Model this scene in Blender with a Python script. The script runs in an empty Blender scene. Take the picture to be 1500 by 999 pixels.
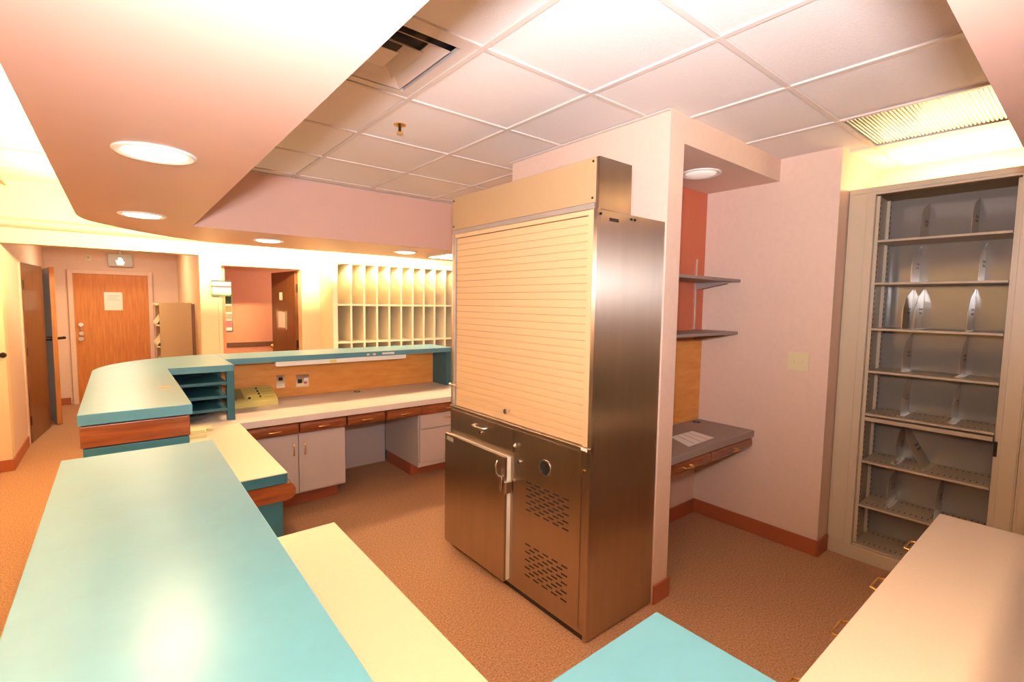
import bpy, math, random
from mathutils import Vector, Matrix
random.seed(7)
S = bpy.context.scene
C = S.collection
R = math.radians
PI = math.pi

# ------------------------------------------------------------------ camera, world, flash, exposure
cam_d = bpy.data.cameras.new('camera')
cam_d.sensor_width = 36.0
cam_d.lens = 709.24 / 1500.0 * 36.0
cam_d.clip_start = 0.02
cam = bpy.data.objects.new('camera', cam_d)
C.objects.link(cam)
yaw, pit, rol = 0.68315, 0.07721, 0.01515
fw = Vector((math.sin(yaw) * math.cos(pit), math.cos(yaw) * math.cos(pit), -math.sin(pit)))
rt = Vector((math.cos(yaw), -math.sin(yaw), 0))
up = rt.cross(fw)
rt2 = rt * math.cos(rol) + up * math.sin(rol)
up2 = up * math.cos(rol) - rt * math.sin(rol)
M3 = Matrix((rt2, up2, -fw)).transposed()
cam.matrix_world = Matrix.Translation((0, 0, 1.6)) @ M3.to_4x4()
S.camera = cam

w = bpy.data.worlds.new('world')
S.world = w
w.use_nodes = True
w.node_tree.nodes['Background'].inputs[0].default_value = (1.0, 0.82, 0.66, 1)
w.node_tree.nodes['Background'].inputs[1].default_value = 0.25

# the photographer's flash head, a hand above the lens
fl = bpy.data.lights.new('camera_flash', 'SPOT')
fl.energy = 480
fl.color = (0.94, 0.93, 1.0)
fl.shadow_soft_size = 0.06
fl.spot_size = R(155)
fl.spot_blend = 1.0
flo = bpy.data.objects.new('camera_flash', fl)
C.objects.link(flo)
flo.location = (0, 0, 1.80)
fd = Vector((math.sin(yaw), math.cos(yaw), 0.80)).normalized()
flo.rotation_euler = fd.to_track_quat('-Z', 'Y').to_euler()

S.view_settings.view_transform = 'Standard'
S.view_settings.look = 'None'
S.view_settings.exposure = 0.08
S.view_settings.gamma = 1.0
S.view_settings.use_curve_mapping = False

FLU = (1.0, 0.80, 0.40)      # warm fluorescent
# ------------------------------------------------------------------ materials
MATS = {}


def srgb(r, g, b):
    f = lambda c: (c / 255 / 12.92) if c / 255 <= 0.04045 else ((c / 255 + 0.055) / 1.055) ** 2.4
    return (f(r), f(g), f(b), 1)


def mat(name, col, rough=0.5, metal=0.0, noise=0.0, nscale=40.0, bump=0.0, bscale=200.0, stretch=None,
        aniso=None, coat=0.0, spec=0.5, col2=None, bdist=0.002):
    m = bpy.data.materials.new(name)
    m.use_nodes = True
    nt = m.node_tree
    b = nt.nodes['Principled BSDF']
    b.inputs['Roughness'].default_value = rough
    b.inputs['Metallic'].default_value = metal
    b.inputs['Base Color'].default_value = col
    b.inputs['Specular IOR Level'].default_value = spec
    b.inputs['Coat Weight'].default_value = coat
    b.inputs['Coat Roughness'].default_value = 0.08
    tc = nt.nodes.new('ShaderNodeTexCoord')
    mp = nt.nodes.new('ShaderNodeMapping')
    nt.links.new(tc.outputs['Object'], mp.inputs[0])
    if stretch:
        mp.inputs['Scale'].default_value = stretch
    if noise > 0 or col2:
        n = nt.nodes.new('ShaderNodeTexNoise')
        n.inputs['Scale'].default_value = nscale
        n.inputs['Detail'].default_value = 6
        n.inputs['Roughness'].default_value = 0.65
        nt.links.new(mp.outputs[0], n.inputs['Vector'])
        cr = nt.nodes.new('ShaderNodeValToRGB')
        cr.color_ramp.elements[0].position = 0.32
        cr.color_ramp.elements[1].position = 0.68
        if col2:
            c0, c1 = col2, col
        else:
            c0 = tuple(c * (1 - noise) for c in col[:3]) + (1,)
            c1 = tuple(min(1, c * (1 + noise)) for c in col[:3]) + (1,)
        cr.color_ramp.elements[0].color = c0
        cr.color_ramp.elements[1].color = c1
        nt.links.new(n.outputs['Fac'], cr.inputs[0])
        nt.links.new(cr.outputs[0], b.inputs['Base Color'])
    if bump > 0:
        n2 = nt.nodes.new('ShaderNodeTexNoise')
        n2.inputs['Scale'].default_value = bscale
        n2.inputs['Detail'].default_value = 3
        nt.links.new(mp.outputs[0], n2.inputs['Vector'])
        bp = nt.nodes.new('ShaderNodeBump')
        bp.inputs['Strength'].default_value = bump
        bp.inputs['Distance'].default_value = bdist
        nt.links.new(n2.outputs['Fac'], bp.inputs['Height'])
        nt.links.new(bp.outputs[0], b.inputs['Normal'])
    if aniso is not None:
        b.inputs['Anisotropic'].default_value = aniso[0]
        b.inputs['Anisotropic Rotation'].default_value = aniso[1]
        tg = nt.nodes.new('ShaderNodeTangent')
        tg.direction_type = 'RADIAL'
        tg.axis = 'Z'
        nt.links.new(tg.outputs[0], b.inputs['Tangent'])
    MATS[name] = m
    return m


def emit(name, col, strength):
    m = bpy.data.materials.new(name)
    m.use_nodes = True
    b = m.node_tree.nodes['Principled BSDF']
    b.inputs['Base Color'].default_value = (*col[:3], 1)
    b.inputs['Emission Color'].default_value = (*col[:3], 1)
    b.inputs['Emission Strength'].default_value = strength
    MATS[name] = m
    return m


mat('pink_wall', srgb(224, 192, 172), 0.6, noise=0.03, nscale=30, bump=0.15, bscale=220)
mat('coral_wall', srgb(206, 112, 78), 0.6, noise=0.03, nscale=30, bump=0.15, bscale=220)
mat('salmon_wall', srgb(216, 146, 112), 0.6, noise=0.03, nscale=30, bump=0.15, bscale=220)
mat('soffit_paint', srgb(222, 182, 166), 0.42, noise=0.015, nscale=6, bump=0.04, bscale=120)
mat('cream_wall', srgb(232, 206, 170), 0.6, noise=0.02, nscale=30, bump=0.12, bscale=220)
mat('ceiling_tile', srgb(236, 224, 218), 0.9, noise=0.03, nscale=160, bump=0.5, bscale=260, bdist=0.003)
mat('grid_metal', srgb(222, 206, 196), 0.45)
mat('carpet', srgb(208, 164, 128), 0.95, nscale=110, bump=0.5, bscale=300, col2=srgb(144, 102, 76), spec=0.1, bdist=0.006)
mat('rubber_base', srgb(160, 84, 50), 0.45, noise=0.04)
mat('teal', srgb(44, 98, 112), 0.38, noise=0.04, nscale=12)
mat('teal_top', srgb(76, 136, 156), 0.30, noise=0.06, nscale=9, bump=0.05, bscale=90, spec=0.9)
mat('desk_laminate', srgb(230, 212, 198), 0.42, noise=0.03, nscale=120)
mat('cream_laminate', srgb(240, 226, 196), 0.4, noise=0.02, nscale=60)
mat('cabinet_face', srgb(196, 178, 168), 0.5, noise=0.03, nscale=150)
mat('wood', srgb(152, 80, 40), 0.26, nscale=4, stretch=(1.0, 7, 10), col2=srgb(112, 54, 26), coat=0.5)
mat('wood_y', srgb(152, 80, 40), 0.26, nscale=4, stretch=(7, 1.0, 10), col2=srgb(112, 54, 26), coat=0.5)
mat('door_wood', srgb(212, 134, 60), 0.5, nscale=4, stretch=(10, 10, 0.8), col2=srgb(186, 108, 44))
mat('dark_door_wood', srgb(124, 78, 44), 0.4, nscale=4, stretch=(10, 10, 0.8), col2=srgb(88, 50, 26), coat=0.25)
mat('maple_panel', srgb(236, 164, 84), 0.5, nscale=4, stretch=(1.0, 6, 5), col2=srgb(222, 144, 64))
mat('brass', srgb(236, 192, 116), 0.25, 1.0)
mat('chrome', (0.75, 0.72, 0.68, 1), 0.18, 1.0)
mat('dark_metal', srgb(50, 40, 34), 0.4, 0.8)
mat('steel', (0.54, 0.46, 0.385, 1), 0.33, 1.0, noise=0.05, nscale=3, stretch=(6, 6, 0.6), aniso=(1.0, 0.0), bump=0.02, bscale=60)
mat('tambour', srgb(212, 176, 132), 0.5, noise=0.01)
mat('hood_panel', srgb(178, 146, 108), 0.5, noise=0.02)
mat('putty_metal', srgb(196, 178, 152), 0.35, noise=0.02, bump=0.08, bscale=300)
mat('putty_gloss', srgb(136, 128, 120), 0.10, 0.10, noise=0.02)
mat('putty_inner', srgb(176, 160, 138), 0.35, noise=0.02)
mat('plate_metal', srgb(200, 188, 172), 0.17, 0.5)
mat('white_paint', srgb(238, 232, 224), 0.4)
mat('ivory_plastic', srgb(222, 206, 164), 0.4)
mat('console_plastic', srgb(222, 206, 120), 0.4)
mat('console_dark', srgb(170, 150, 90), 0.4)
mat('paper', srgb(236, 232, 224), 0.8)
mat('yellow_paper', srgb(240, 226, 170), 0.8)
mat('red_print', srgb(176, 60, 50), 0.7)
mat('green_print', srgb(70, 110, 84), 0.7)
mat('pink_print', srgb(220, 120, 120), 0.7)
mat('ochre_print', srgb(170, 150, 90), 0.7)
mat('black', srgb(18, 15, 14), 0.6)
mat('dark_gap', srgb(40, 28, 20), 0.8)
mat('gasket', srgb(240, 228, 206), 0.5)
mat('grey_sign', srgb(176, 166, 140), 0.25)
mat('grey_shelf', srgb(150, 132, 124), 0.5, noise=0.03, nscale=120)
mat('ribbed_acrylic', srgb(100, 86, 64), 0.3, noise=0.03, nscale=20)
emit('tube_light', FLU, 400.0)
emit('tube_rear', FLU, 1000.0)
emit('tube_file', (1.0, 0.80, 0.42), 70.0)
emit('lens_light', (1.0, 0.86, 0.62), 9.0)
emit('lens_dim', (1.0, 0.90, 0.80), 0.35)
emit('sign_light', (1.0, 0.96, 0.85), 1.6)
emit('troffer_light', (1.0, 0.86, 0.62), 24.0)


# ------------------------------------------------------------------ mesh builder
class MB:
    def __init__(self):
        self.v = []
        self.f = []

    def box(self, x0, x1, y0, y1, z0, z1):
        n = len(self.v)
        for z in (z0, z1):
            for x, y in ((x0, y0), (x1, y0), (x1, y1), (x0, y1)):
                self.v.append((x, y, z))
        self.f += [tuple(n + i for i in q) for q in
                   ((3, 2, 1, 0), (4, 5, 6, 7), (0, 1, 5, 4), (1, 2, 6, 5), (2, 3, 7, 6), (3, 0, 4, 7))]
        return self

    def prism(self, pts, z0, z1, axis='z'):
        """polygon extruded along an axis; pts counter-clockwise seen from +axis"""
        def mk(a, b, c):
            return {'z': (a, b, c), 'x': (c, a, b), 'y': (b, c, a)}[axis]
        n = len(self.v)
        k = len(pts)
        for c in (z0, z1):
            for a, b in pts:
                self.v.append(mk(a, b, c))
        self.f.append(tuple(n + i for i in reversed(range(k))))
        self.f.append(tuple(n + k + i for i in range(k)))
        for i in range(k):
            j = (i + 1) % k
            self.f.append((n + i, n + j, n + k + j, n + k + i))
        return self

    def tube(self, pts, r, seg=8, caps=True):
        pts = [Vector(p) for p in pts]
        n0 = len(self.v)
        m = len(pts)
        ref = None
        for i, p in enumerate(pts):
            if i == 0:
                d = pts[1] - pts[0]
            elif i == m - 1:
                d = pts[-1] - pts[-2]
            else:
                d = (pts[i + 1] - p).normalized() + (p - pts[i - 1]).normalized()
            d.normalize()
            if ref is None:
                a = Vector((0, 0, 1)) if abs(d.z) < 0.9 else Vector((1, 0, 0))
                u = d.cross(a).normalized()
            else:
                u = (ref - d * ref.dot(d)).normalized()
            ref = u
            v = d.cross(u)
            rr = r[i] if isinstance(r, (list, tuple)) else r
            for s in range(seg):
                t = 2 * PI * s / seg
                self.v.append(tuple(p + (u * math.cos(t) + v * math.sin(t)) * rr))
        for i in range(m - 1):
            for s in range(seg):
                t = (s + 1) % seg
                self.f.append((n0 + i * seg + s, n0 + i * seg + t, n0 + (i + 1) * seg + t, n0 + (i + 1) * seg + s))
        if caps:
            self.f.append(tuple(n0 + s for s in reversed(range(seg))))
            self.f.append(tuple(n0 + (m - 1) * seg + s for s in range(seg)))
        return self

    def ring(self, c, prof, seg=32):
        """lathe of (r, z) profile round the vertical through c"""
        n0 = len(self.v)
        m = len(prof)
        for r, z in prof:
            for s in range(seg):
                t = 2 * PI * s / seg
                self.v.append((c[0] + r * math.cos(t), c[1] + r * math.sin(t), c[2] + z))
        for i in range(m - 1):
            for s in range(seg):
                t = (s + 1) % seg
                self.f.append((n0 + i * seg + s, n0 + i * seg + t, n0 + (i + 1) * seg + t, n0 + (i + 1) * seg + s))
        return self

    def build(self, name, material, parent=None, bev=0.0, smooth=False):
        off = Vector((0, 0, 0))
        p = parent
        while p is not None:
            off += p.location
            p = p.parent
        me = bpy.data.meshes.new(name)
        me.from_pydata([tuple(Vector(v) - off) for v in self.v], [], self.f)
        me.update()
        import bmesh
        bm = bmesh.new()
        bm.from_mesh(me)
        bmesh.ops.recalc_face_normals(bm, faces=bm.faces)
        bm.to_mesh(me)
        bm.free()
        o = bpy.data.objects.new(name, me)
        me.materials.append(MATS[material] if isinstance(material, str) else material)
        C.objects.link(o)
        o.parent = parent
        if bev:
            bv = o.modifiers.new('bevel', 'BEVEL')
            bv.width = bev
            bv.segments = 2
            bv.limit_method = 'ANGLE'
            bv.angle_limit = R(40)
        if smooth:
            for q in me.polygons:
                q.use_smooth = True
            try:
                me.set_sharp_from_angle(angle=R(40))
            except Exception:
                pass
        return o


def box(x0, x1, y0, y1, z0, z1):
    return MB().box(min(x0, x1), max(x0, x1), min(y0, y1), max(y0, y1), min(z0, z1), max(z0, z1))


def tag(o, label, cat, group=None, kind=None):
    o['label'] = label
    o['category'] = cat
    if group:
        o['group'] = group
    if kind:
        o['kind'] = kind
    return o


def struct(o, label=None, cat=None):
    o['kind'] = 'structure'
    if label:
        o['label'] = label
    if cat:
        o['category'] = cat
    return o


def thing(name, label, cat, loc, group=None):
    o = bpy.data.objects.new(name, None)
    o.empty_display_size = 0.05
    C.objects.link(o)
    o.location = loc
    tag(o, label, cat, group)
    return o


def copy_tree(o, parent=None):
    c = o.copy()
    C.objects.link(c)
    c.parent = parent
    for ch in list(o.children):
        copy_tree(ch, c)
    return c


def pull(p0, p1, out, r=0.0042):
    """U-shaped wire pull from p0 to p1 standing off by the vector out"""
    p0, p1, out = Vector(p0), Vector(p1), Vector(out)
    d = (p1 - p0).normalized() * 0.008
    return MB().tube([p0, p0 + out * 0.75, p0 + out + d, p1 + out - d, p1 + out * 0.75, p1], r, 8)


# ------------------------------------------------------------------ dimensions
H = 2.573          # suspended ceiling
ZS = 2.12          # underside of the soffit
ZC = 1.14          # transaction ledges
ZD = 0.745         # work surfaces
YB = 6.25          # back wall

# ------------------------------------------------------------------ floor
fo = MB()
fo.box(-1.9, 4.4, -1.6, 9.8, -0.05, 0.0)
struct(fo.build('floor', 'carpet'), 'brown flecked commercial carpet across the whole room', 'floor')

# ------------------------------------------------------------------ ceiling with lay-in tiles
slab = box(-1.9, 4.4, -1.6, 6.3, H + 0.05, H + 0.12).build('ceiling', 'cream_wall')
struct(slab, 'suspended ceiling of white lay-in tiles in a metal grid', 'ceiling')
XG = [1.125 + 0.6135 * k for k in range(-5, 6)]
YG = [0.965 + 0.622 * k for k in range(-4, 9)]
DIFF = (0, 1)     # grid cell of the air diffuser, x index / y index below
for x in XG:
    box(x - 0.012, x + 0.012, -1.55, YB, H - 0.001, H + 0.03).build('grid_bar', 'grid_metal', slab)
for y in YG:
    box(-1.9, 4.38, y - 0.012, y + 0.012, H, H + 0.029).build('grid_bar', 'grid_metal', slab)


def tile_mb(x0, x1, y0, y1):
    m = MB()
    e = 0.0135
    zt, zb = H + 0.034, H + 0.006
    k = 0.012
    # tegular tile: stepped edge that drops below the grid flange
    m.box(x0 + e, x1 - e, y0 + e, y1 - e, zb, zt)
    return m


tile_mesh = None
for i in range(len(XG) - 1):
    for j in range(len(YG) - 1):
        x0, x1, y0, y1 = XG[i], XG[i + 1], YG[j], YG[j + 1]
        ix, iy = i - 5, j - 4
        if (ix, iy) == (-1, 1):      # air diffuser
            continue
        if ix == 3 and iy in (-1,):  # ribbed light lens
            continue
        if x0 > -0.1 and x1 < 0.44 and y1 < 4.2:
            continue
        if y0 > 4.3 and y1 < 5.1 and x0 > 0.4:
            continue
        if x0 > 2.3 and x1 < 3.5 and y0 > 1.5 and y1 < 2.7:
            continue
        if tile_mesh is None:
            o = tile_mb(x0, x1, y0, y1).build('ceiling_tile', 'ceiling_tile', slab, bev=0.003)
            tile_mesh = (o, x0, y0)
        else:
            o = tile_mesh[0].copy()
            C.objects.link(o)
            o.location = (x0 - tile_mesh[1], y0 - tile_mesh[2], 0)
# perimeter angle along the back fascia and stub wall
box(0.43, 4.3, 4.18, 4.202, H - 0.004, H + 0.001).build('wall_angle', 'grid_metal', slab)
box(2.147, 2.17, 1.44, 2.69, H - 0.004, H + 0.001).build('wall_angle', 'grid_metal', slab)

# ------------------------------------------------------------------ soffit ring above the counters
def arc(cx, cy, r, a0, a1, n):
    return [(cx + r * math.cos(R(a0 + (a1 - a0) * i / n)), cy + r * math.sin(R(a0 + (a1 - a0) * i / n))) for i in range(n + 1)]


def bez(p0, p1, p2, n):
    o = []
    for i in range(n + 1):
        t = i / n
        o.append(tuple((1 - t) ** 2 * a + 2 * t * (1 - t) * b + t * t * c for a, b, c in zip(p0, p1, p2)))
    return o


XL, XI, YI, YO, YF = -0.185, 0.437, 4.19, 5.26, 0.209
outer = [(-0.185, 4.0)] + bez((-0.185, 4.05), (-0.19, 4.40), (-0.06, 4.56), 8) + bez((-0.04, 4.59), (0.35, 5.20), (0.75, YO), 12) + [(4.3, YO)]
# quads strips: build as polygons with a cut (U shape open to the right)
poly = [(3.4, -0.42), (3.4, YF), (XI, YF), (XI, YI), (4.3, YI), (4.3, YO)] + outer[::-1][1:] + [(XL, -0.42)]
slabm = MB().prism(poly, ZS, ZS + 0.05)
sof = slabm.build('ceiling_soffit', 'soffit_paint')
struct(sof, 'pink dropped soffit running over the counters with a rounded outer corner', 'soffit')
ins = 0.17
outer2 = [(x + ins, y - ins * 0.0) if y < 4.3 else (x + ins * 0.6, y - ins * 0.8) for x, y in outer[:-1]] + [(4.3, YO - ins)]
poly2 = [(3.4, -0.25), (3.4, YF), (XI, YF), (XI, YI), (4.3, YI), (4.3, YO - ins)] + outer2[::-1][1:] + [(XL + ins, -0.25)]
MB().prism(poly2, ZS + 0.05, H - 0.0015).build('fascia', 'soffit_paint', sof)

# cove tubes resting on the soffit ledge
TUBES = [((-0.10, -0.3, ZS + 0.09), (-0.10, 0.9, ZS + 0.09)), ((-0.10, 0.95, ZS + 0.09), (-0.10, 2.15, ZS + 0.09)),
         ((-0.10, 2.2, ZS + 0.09), (-0.10, 3.4, ZS + 0.09)),
         ((-0.10, 3.47, ZS + 0.09), (-0.10, 4.07, ZS + 0.09)), ((0.06, 4.665, ZS + 0.09), (0.40, 5.06, ZS + 0.09)),
         ((0.80, 5.18, ZS + 0.09), (2.0, 5.18, ZS + 0.09)), ((2.05, 5.18, ZS + 0.09), (3.25, 5.18, ZS + 0.09))]


def tube_lamp(a, b, label, group, m='tube_light', drop=0.04):
    a, b = Vector(a), Vector(b)
    t = thing('fluorescent_tube', label, 'lamp', (a.x, a.y, a.z - drop), group)
    MB().tube([a, b], 0.016, 10).build('tube', m, t, smooth=True)
    d = (b - a).normalized()
    side = Vector((-d.y, d.x, 0)) * 0.03
    mb = MB()
    q = [a + side, b + side, b - side, a - side]
    pts = [(p.x, p.y) for p in q]
    mb.prism(pts, a.z - drop, a.z - drop + 0.012)
    mb.build('batten', 'white_paint', t)
    for e in (a, b):
        MB().box(e.x - 0.014, e.x + 0.014, e.y - 0.014, e.y + 0.014, a.z - drop + 0.012, a.z + 0.014).build('lamp_holder', 'white_paint', t)
    return t


for a, b in TUBES:
    rear = a[1] > 4.5
    tube_lamp(a, b, 'warm fluorescent tube in the soffit cove facing the ' + ('back wall' if rear else 'public corridor'),
              'cove tubes', 'tube_rear' if rear else 'tube_light')

# recessed downlights
def downlight(x, y, z, label, lens='lens_light', group='soffit downlights', r=0.125, power=48):
    t = thing('downlight', label, 'light', (x, y, z), group)
    MB().ring((x, y, z), [(r, 0.0), (r, -0.006), (r * 0.93, -0.010), (r * 0.78, -0.004), (r * 0.76, 0.0)]).build('trim_ring', 'white_paint', t, smooth=True)
    MB().ring((x, y, z), [(r * 0.77, -0.001), (r * 0.70, -0.010), (r * 0.4, -0.016), (0.001, -0.018)]).build('lens', lens, t, smooth=True)
    if power:
        L = bpy.data.lights.new('lamp', 'SPOT')
        L.energy = power
        L.color = (1.0, 0.66, 0.34)
        L.spot_size = R(150)
        L.spot_blend = 0.8
        L.shadow_soft_size = 0.08
        o = bpy.data.objects.new('lamp', L)
        C.objects.link(o)
        o.parent = t
        o.location = (0, 0, -0.03)
    return t


downlight(0.125, 2.20, ZS, 'round recessed downlight in the soffit, the closest one over the near counter')
downlight(0.140, 3.86, ZS, 'round recessed downlight in the soffit at the rounded counter corner')
downlight(1.045, 4.69, ZS, 'round recessed downlight in the soffit in front of the open doorway', power=95)
downlight(2.35, 4.67, ZS, 'round recessed downlight in the soffit before the pigeonholes', power=95)
downlight(0.125, 0.54, ZS, 'round recessed downlight in the soffit over the corner of the near counter')
downlight(1.15, -0.10, ZS, 'round recessed downlight in the soffit over the pale worktop', power=80)
t = thing('troffer_light', 'square lit panel flush in the soffit near the steel cabinet', 'light', (2.95, 4.70, ZS))
box(2.74, 3.35, 4.42, 4.92, ZS - 0.012, ZS - 0.0005).build('frame', 'white_paint', t)
box(2.76, 3.33, 4.44, 4.90, ZS - 0.015, ZS - 0.0125).build('diffuser', 'troffer_light', t)

# ------------------------------------------------------------------ walls
struct(box(-1.9, -0.80, YB, YB + 0.15, 0, H + 0.05).build('wall_back_left', 'cream_wall'), 'cream back wall left of the hallway opening', 'wall')
wb = MB()
wb.box(-0.80, 0.70, YB, YB + 0.15, 2.075, H + 0.05)
wb.box(0.70, 0.902, YB, YB + 0.15, 0, H + 0.05)
wb.box(0.902, 1.756, YB, YB + 0.15, 1.98, H + 0.05)
wb.box(1.756, 4.4, YB, YB + 0.15, 0, H + 0.05)
wbo = struct(wb.build('wall_back', 'cream_wall'), 'cream back wall with a hallway opening and a doorway', 'wall')
# half-round rail along the back wall
hr = MB()
pts = [(YB, 2.21)] + [(YB - 0.075 * math.sin(R(a)), 2.255 - 0.045 * math.cos(R(a))) for a in range(20, 161, 20)] + [(YB, 2.30)]
hr.prism(pts, -1.9, 4.38, 'x')
struct(hr.build('trim_1', 'soffit_paint', smooth=True), 'rounded trim rail running high along the back wall', 'trim')
# doorway frame
fr = MB()
for x0, x1 in ((0.866, 0.906), (1.752, 1.792)):
    fr.box(x0, x1, YB - 0.006, YB + 0.158, 0, 2.016)
fr.box(0.906, 1.752, YB - 0.006, YB + 0.158, 1.976, 2.016)
struct(fr.build('trim_2', 'cream_wall', bev=0.004), 'painted frame around the open doorway', 'trim')

# hallway
struct(box(-0.92, -0.80, YB + 0.15, 7.28, 0, 2.45).box(-0.92, -0.80, 8.98, 9.8, 0, 2.45).box(-0.92, -0.80, 7.28, 8.98, 1.985, 2.45).build('wall_hall_left', 'pink_wall'), 'pink left wall of the hallway', 'wall')
struct(box(-0.92, 0.92, 9.665, 9.78, 0, 2.45).build('wall_hall_end', 'pink_wall'), 'pink end wall of the hallway', 'wall')
struct(box(0.775, 0.90, YB + 0.15, 9.665, 0, 2.45).build('wall_hall_right', 'cream_wall'), 'cream right wall of the hallway', 'wall')
struct(box(-0.92, 0.92, YB + 0.15, 9.78, 2.45, 2.5).build('ceiling_hall', 'ceiling_tile'), 'flat ceiling of the hallway', 'ceiling')
# back room behind the doorway
struct(box(0.90, 3.2, 8.3, 8.4, 0, 2.45).build('wall_back_room', 'salmon_wall'), 'coral pink wall seen through the open doorway', 'wall')
struct(box(3.1, 3.2, YB + 0.15, 8.3, 0, 2.45).build('wall_back_room_right', 'salmon_wall'), 'side wall of the room behind the doorway', 'wall')
struct(box(0.90, 0.96, YB + 0.15, 8.3, 0, 2.45).build('wall_back_room_left', 'salmon_wall'), 'left wall of the room behind the doorway', 'wall')
struct(box(0.90, 3.2, YB + 0.15, 8.4, 2.45, 2.5).build('ceiling_back_room', 'ceiling_tile'), 'ceiling of the room behind the doorway', 'ceiling')
struct(box(0.96, 3.1, 8.275, 8.3, 0.88, 0.95).build('trim_3', 'dark_door_wood', bev=0.004), 'brown chair rail on the coral wall', 'trim')

# right hand walls: stub wall, alcove, file recess
struct(box(2.17, 2.298, 1.44, 2.69, 0, H + 0.05).build('wall_center', 'pink_wall'), 'narrow pink stub wall behind the steel cabinet', 'wall')
struct(box(2.298, 3.445, 1.952, 2.69, 0, H + 0.05).build('wall_alcove', 'pink_wall'), 'peach back wall of the desk alcove', 'wall')
struct(box(3.445, 4.4, 1.085, 2.69, 0, H + 0.05).build('wall_right', 'pink_wall'), 'pink side wall with the switch plate', 'wall')
struct(box(2.298, 3.445, 1.44, 1.952, 2.435, H + 0.05).build('ceiling_bulkhead', 'pink_wall'), 'low pink bulkhead over the desk alcove', 'bulkhead')
struct(box(4.25, 4.4, -1.6, 1.085, 0, H + 0.05).build('wall_file_recess', 'cream_wall'), 'cream wall behind the file cabinets', 'wall')
struct(box(4.3, 4.4, 2.69, 6.25, 0, H + 0.05).build('wall_right_rear', 'pink_wall'), 'pink wall far right behind the steel cabinet', 'wall')
struct(box(-2.0, -1.9, -1.6, 6.4, 0, H + 0.05).build('wall_left', 'cream_wall'), 'cream wall on the public side of the counter', 'wall')
struct(box(-2.0, 4.4, -1.7, -1.6, 0, H + 0.05).build('wall_front', 'cream_wall'), 'cream wall behind the photographer', 'wall')

# baseboards
def baseboard(name, b, label):
    struct(b.build(name, 'rubber_base', bev=0.003), label, 'baseboard')


baseboard('baseboard_right', box(3.432, 3.4455, 1.075, 1.952, 0, 0.105).box(3.432, 3.607, 1.072, 1.085, 0, 0.105), 'brown rubber baseboard along the pink side wall')
baseboard('baseboard_alcove', box(2.298, 3.432, 1.939, 1.952, 0, 0.105), 'brown rubber baseboard at the back of the alcove')
baseboard('baseboard_center', box(2.167, 2.311, 1.427, 1.44, 0, 0.105).box(2.298, 2.311, 1.44, 1.939, 0, 0.105), 'brown rubber baseboard around the stub wall')
baseboard('baseboard_back', box(-1.9, -0.787, YB - 0.013, YB, 0, 0.105).box(-0.80, -0.787, YB, 7.2, 0, 0.105), 'brown rubber baseboard at the hallway corner')
baseboard('baseboard_hall', box(-0.80, -0.59, 9.652, 9.665, 0, 0.105).box(0.47, 0.775, 9.652, 9.665, 0, 0.105), 'brown rubber baseboard on the hallway end wall')

# ------------------------------------------------------------------ ceiling fittings
x0, x1, y0, y1 = XG[4], XG[5], YG[5], YG[6]
t = thing('air_diffuser', 'square louvred air diffuser set in the tile ceiling', 'vent', (0.5 * (x0 + x1), 0.5 * (y0 + y1), H))
cx, cy = 0.5 * (x0 + x1), 0.5 * (y0 + y1)
hw = 0.5 * (x1 - x0) - 0.013


def square_ring(m, a, b, za, zb, th=0.003):
    """sloping square louvre: outer half-width a at height za, inner b at zb"""
    n = len(m.v)
    for h_, z in ((a, za), (b, zb), (b, zb + th), (a, za + th)):
        for sx, sy in ((-1, -1), (1, -1), (1, 1), (-1, 1)):
            m.v.append((cx + sx * h_, cy + sy * h_, z))
    for r in range(4):
        for s in range(4):
            q = (s + 1) % 4
            r2 = (r + 1) % 4
            m.f.append((n + r * 4 + s, n + r * 4 + q, n + r2 * 4 + q, n + r2 * 4 + s))


m = MB(); square_ring(m, hw, hw - 0.045, H + 0.004, H + 0.004, 0.02); m.build('frame', 'grid_metal', t)
for k, (a, b) in enumerate(((0.218, 0.160), (0.142, 0.092))):
    m = MB(); square_ring(m, a, b, H - 0.005, H + 0.030); m.build('louvre', 'grid_metal', t)
m = MB(); m.box(cx - 0.072, cx + 0.072, cy - 0.072, cy + 0.072, H - 0.002, H + 0.001); m.build('core', 'grid_metal', t)
box(cx - hw, cx + hw, cy - hw, cy + hw, H + 0.044, H + 0.048).build('duct', 'black', t)

t = thing('sprinkler_head', 'small brass sprinkler head hanging from a ceiling tile', 'sprinkler', (1.25, 2.55, H))
MB().ring((1.25, 2.55, H + 0.006), [(0.034, 0), (0.034, -0.004), (0.014, -0.010), (0.001, -0.012)], 20).build('escutcheon', 'brass', t, smooth=True)
MB().tube([(1.25, 2.55, H - 0.004), (1.25, 2.55, H - 0.035)], 0.008, 8).build('body', 'dark_metal', t)
MB().ring((1.25, 2.55, H - 0.036), [(0.001, 0.002), (0.017, 0.001), (0.018, -0.002), (0.001, -0.003)], 16).build('deflector', 'brass', t)

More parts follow.
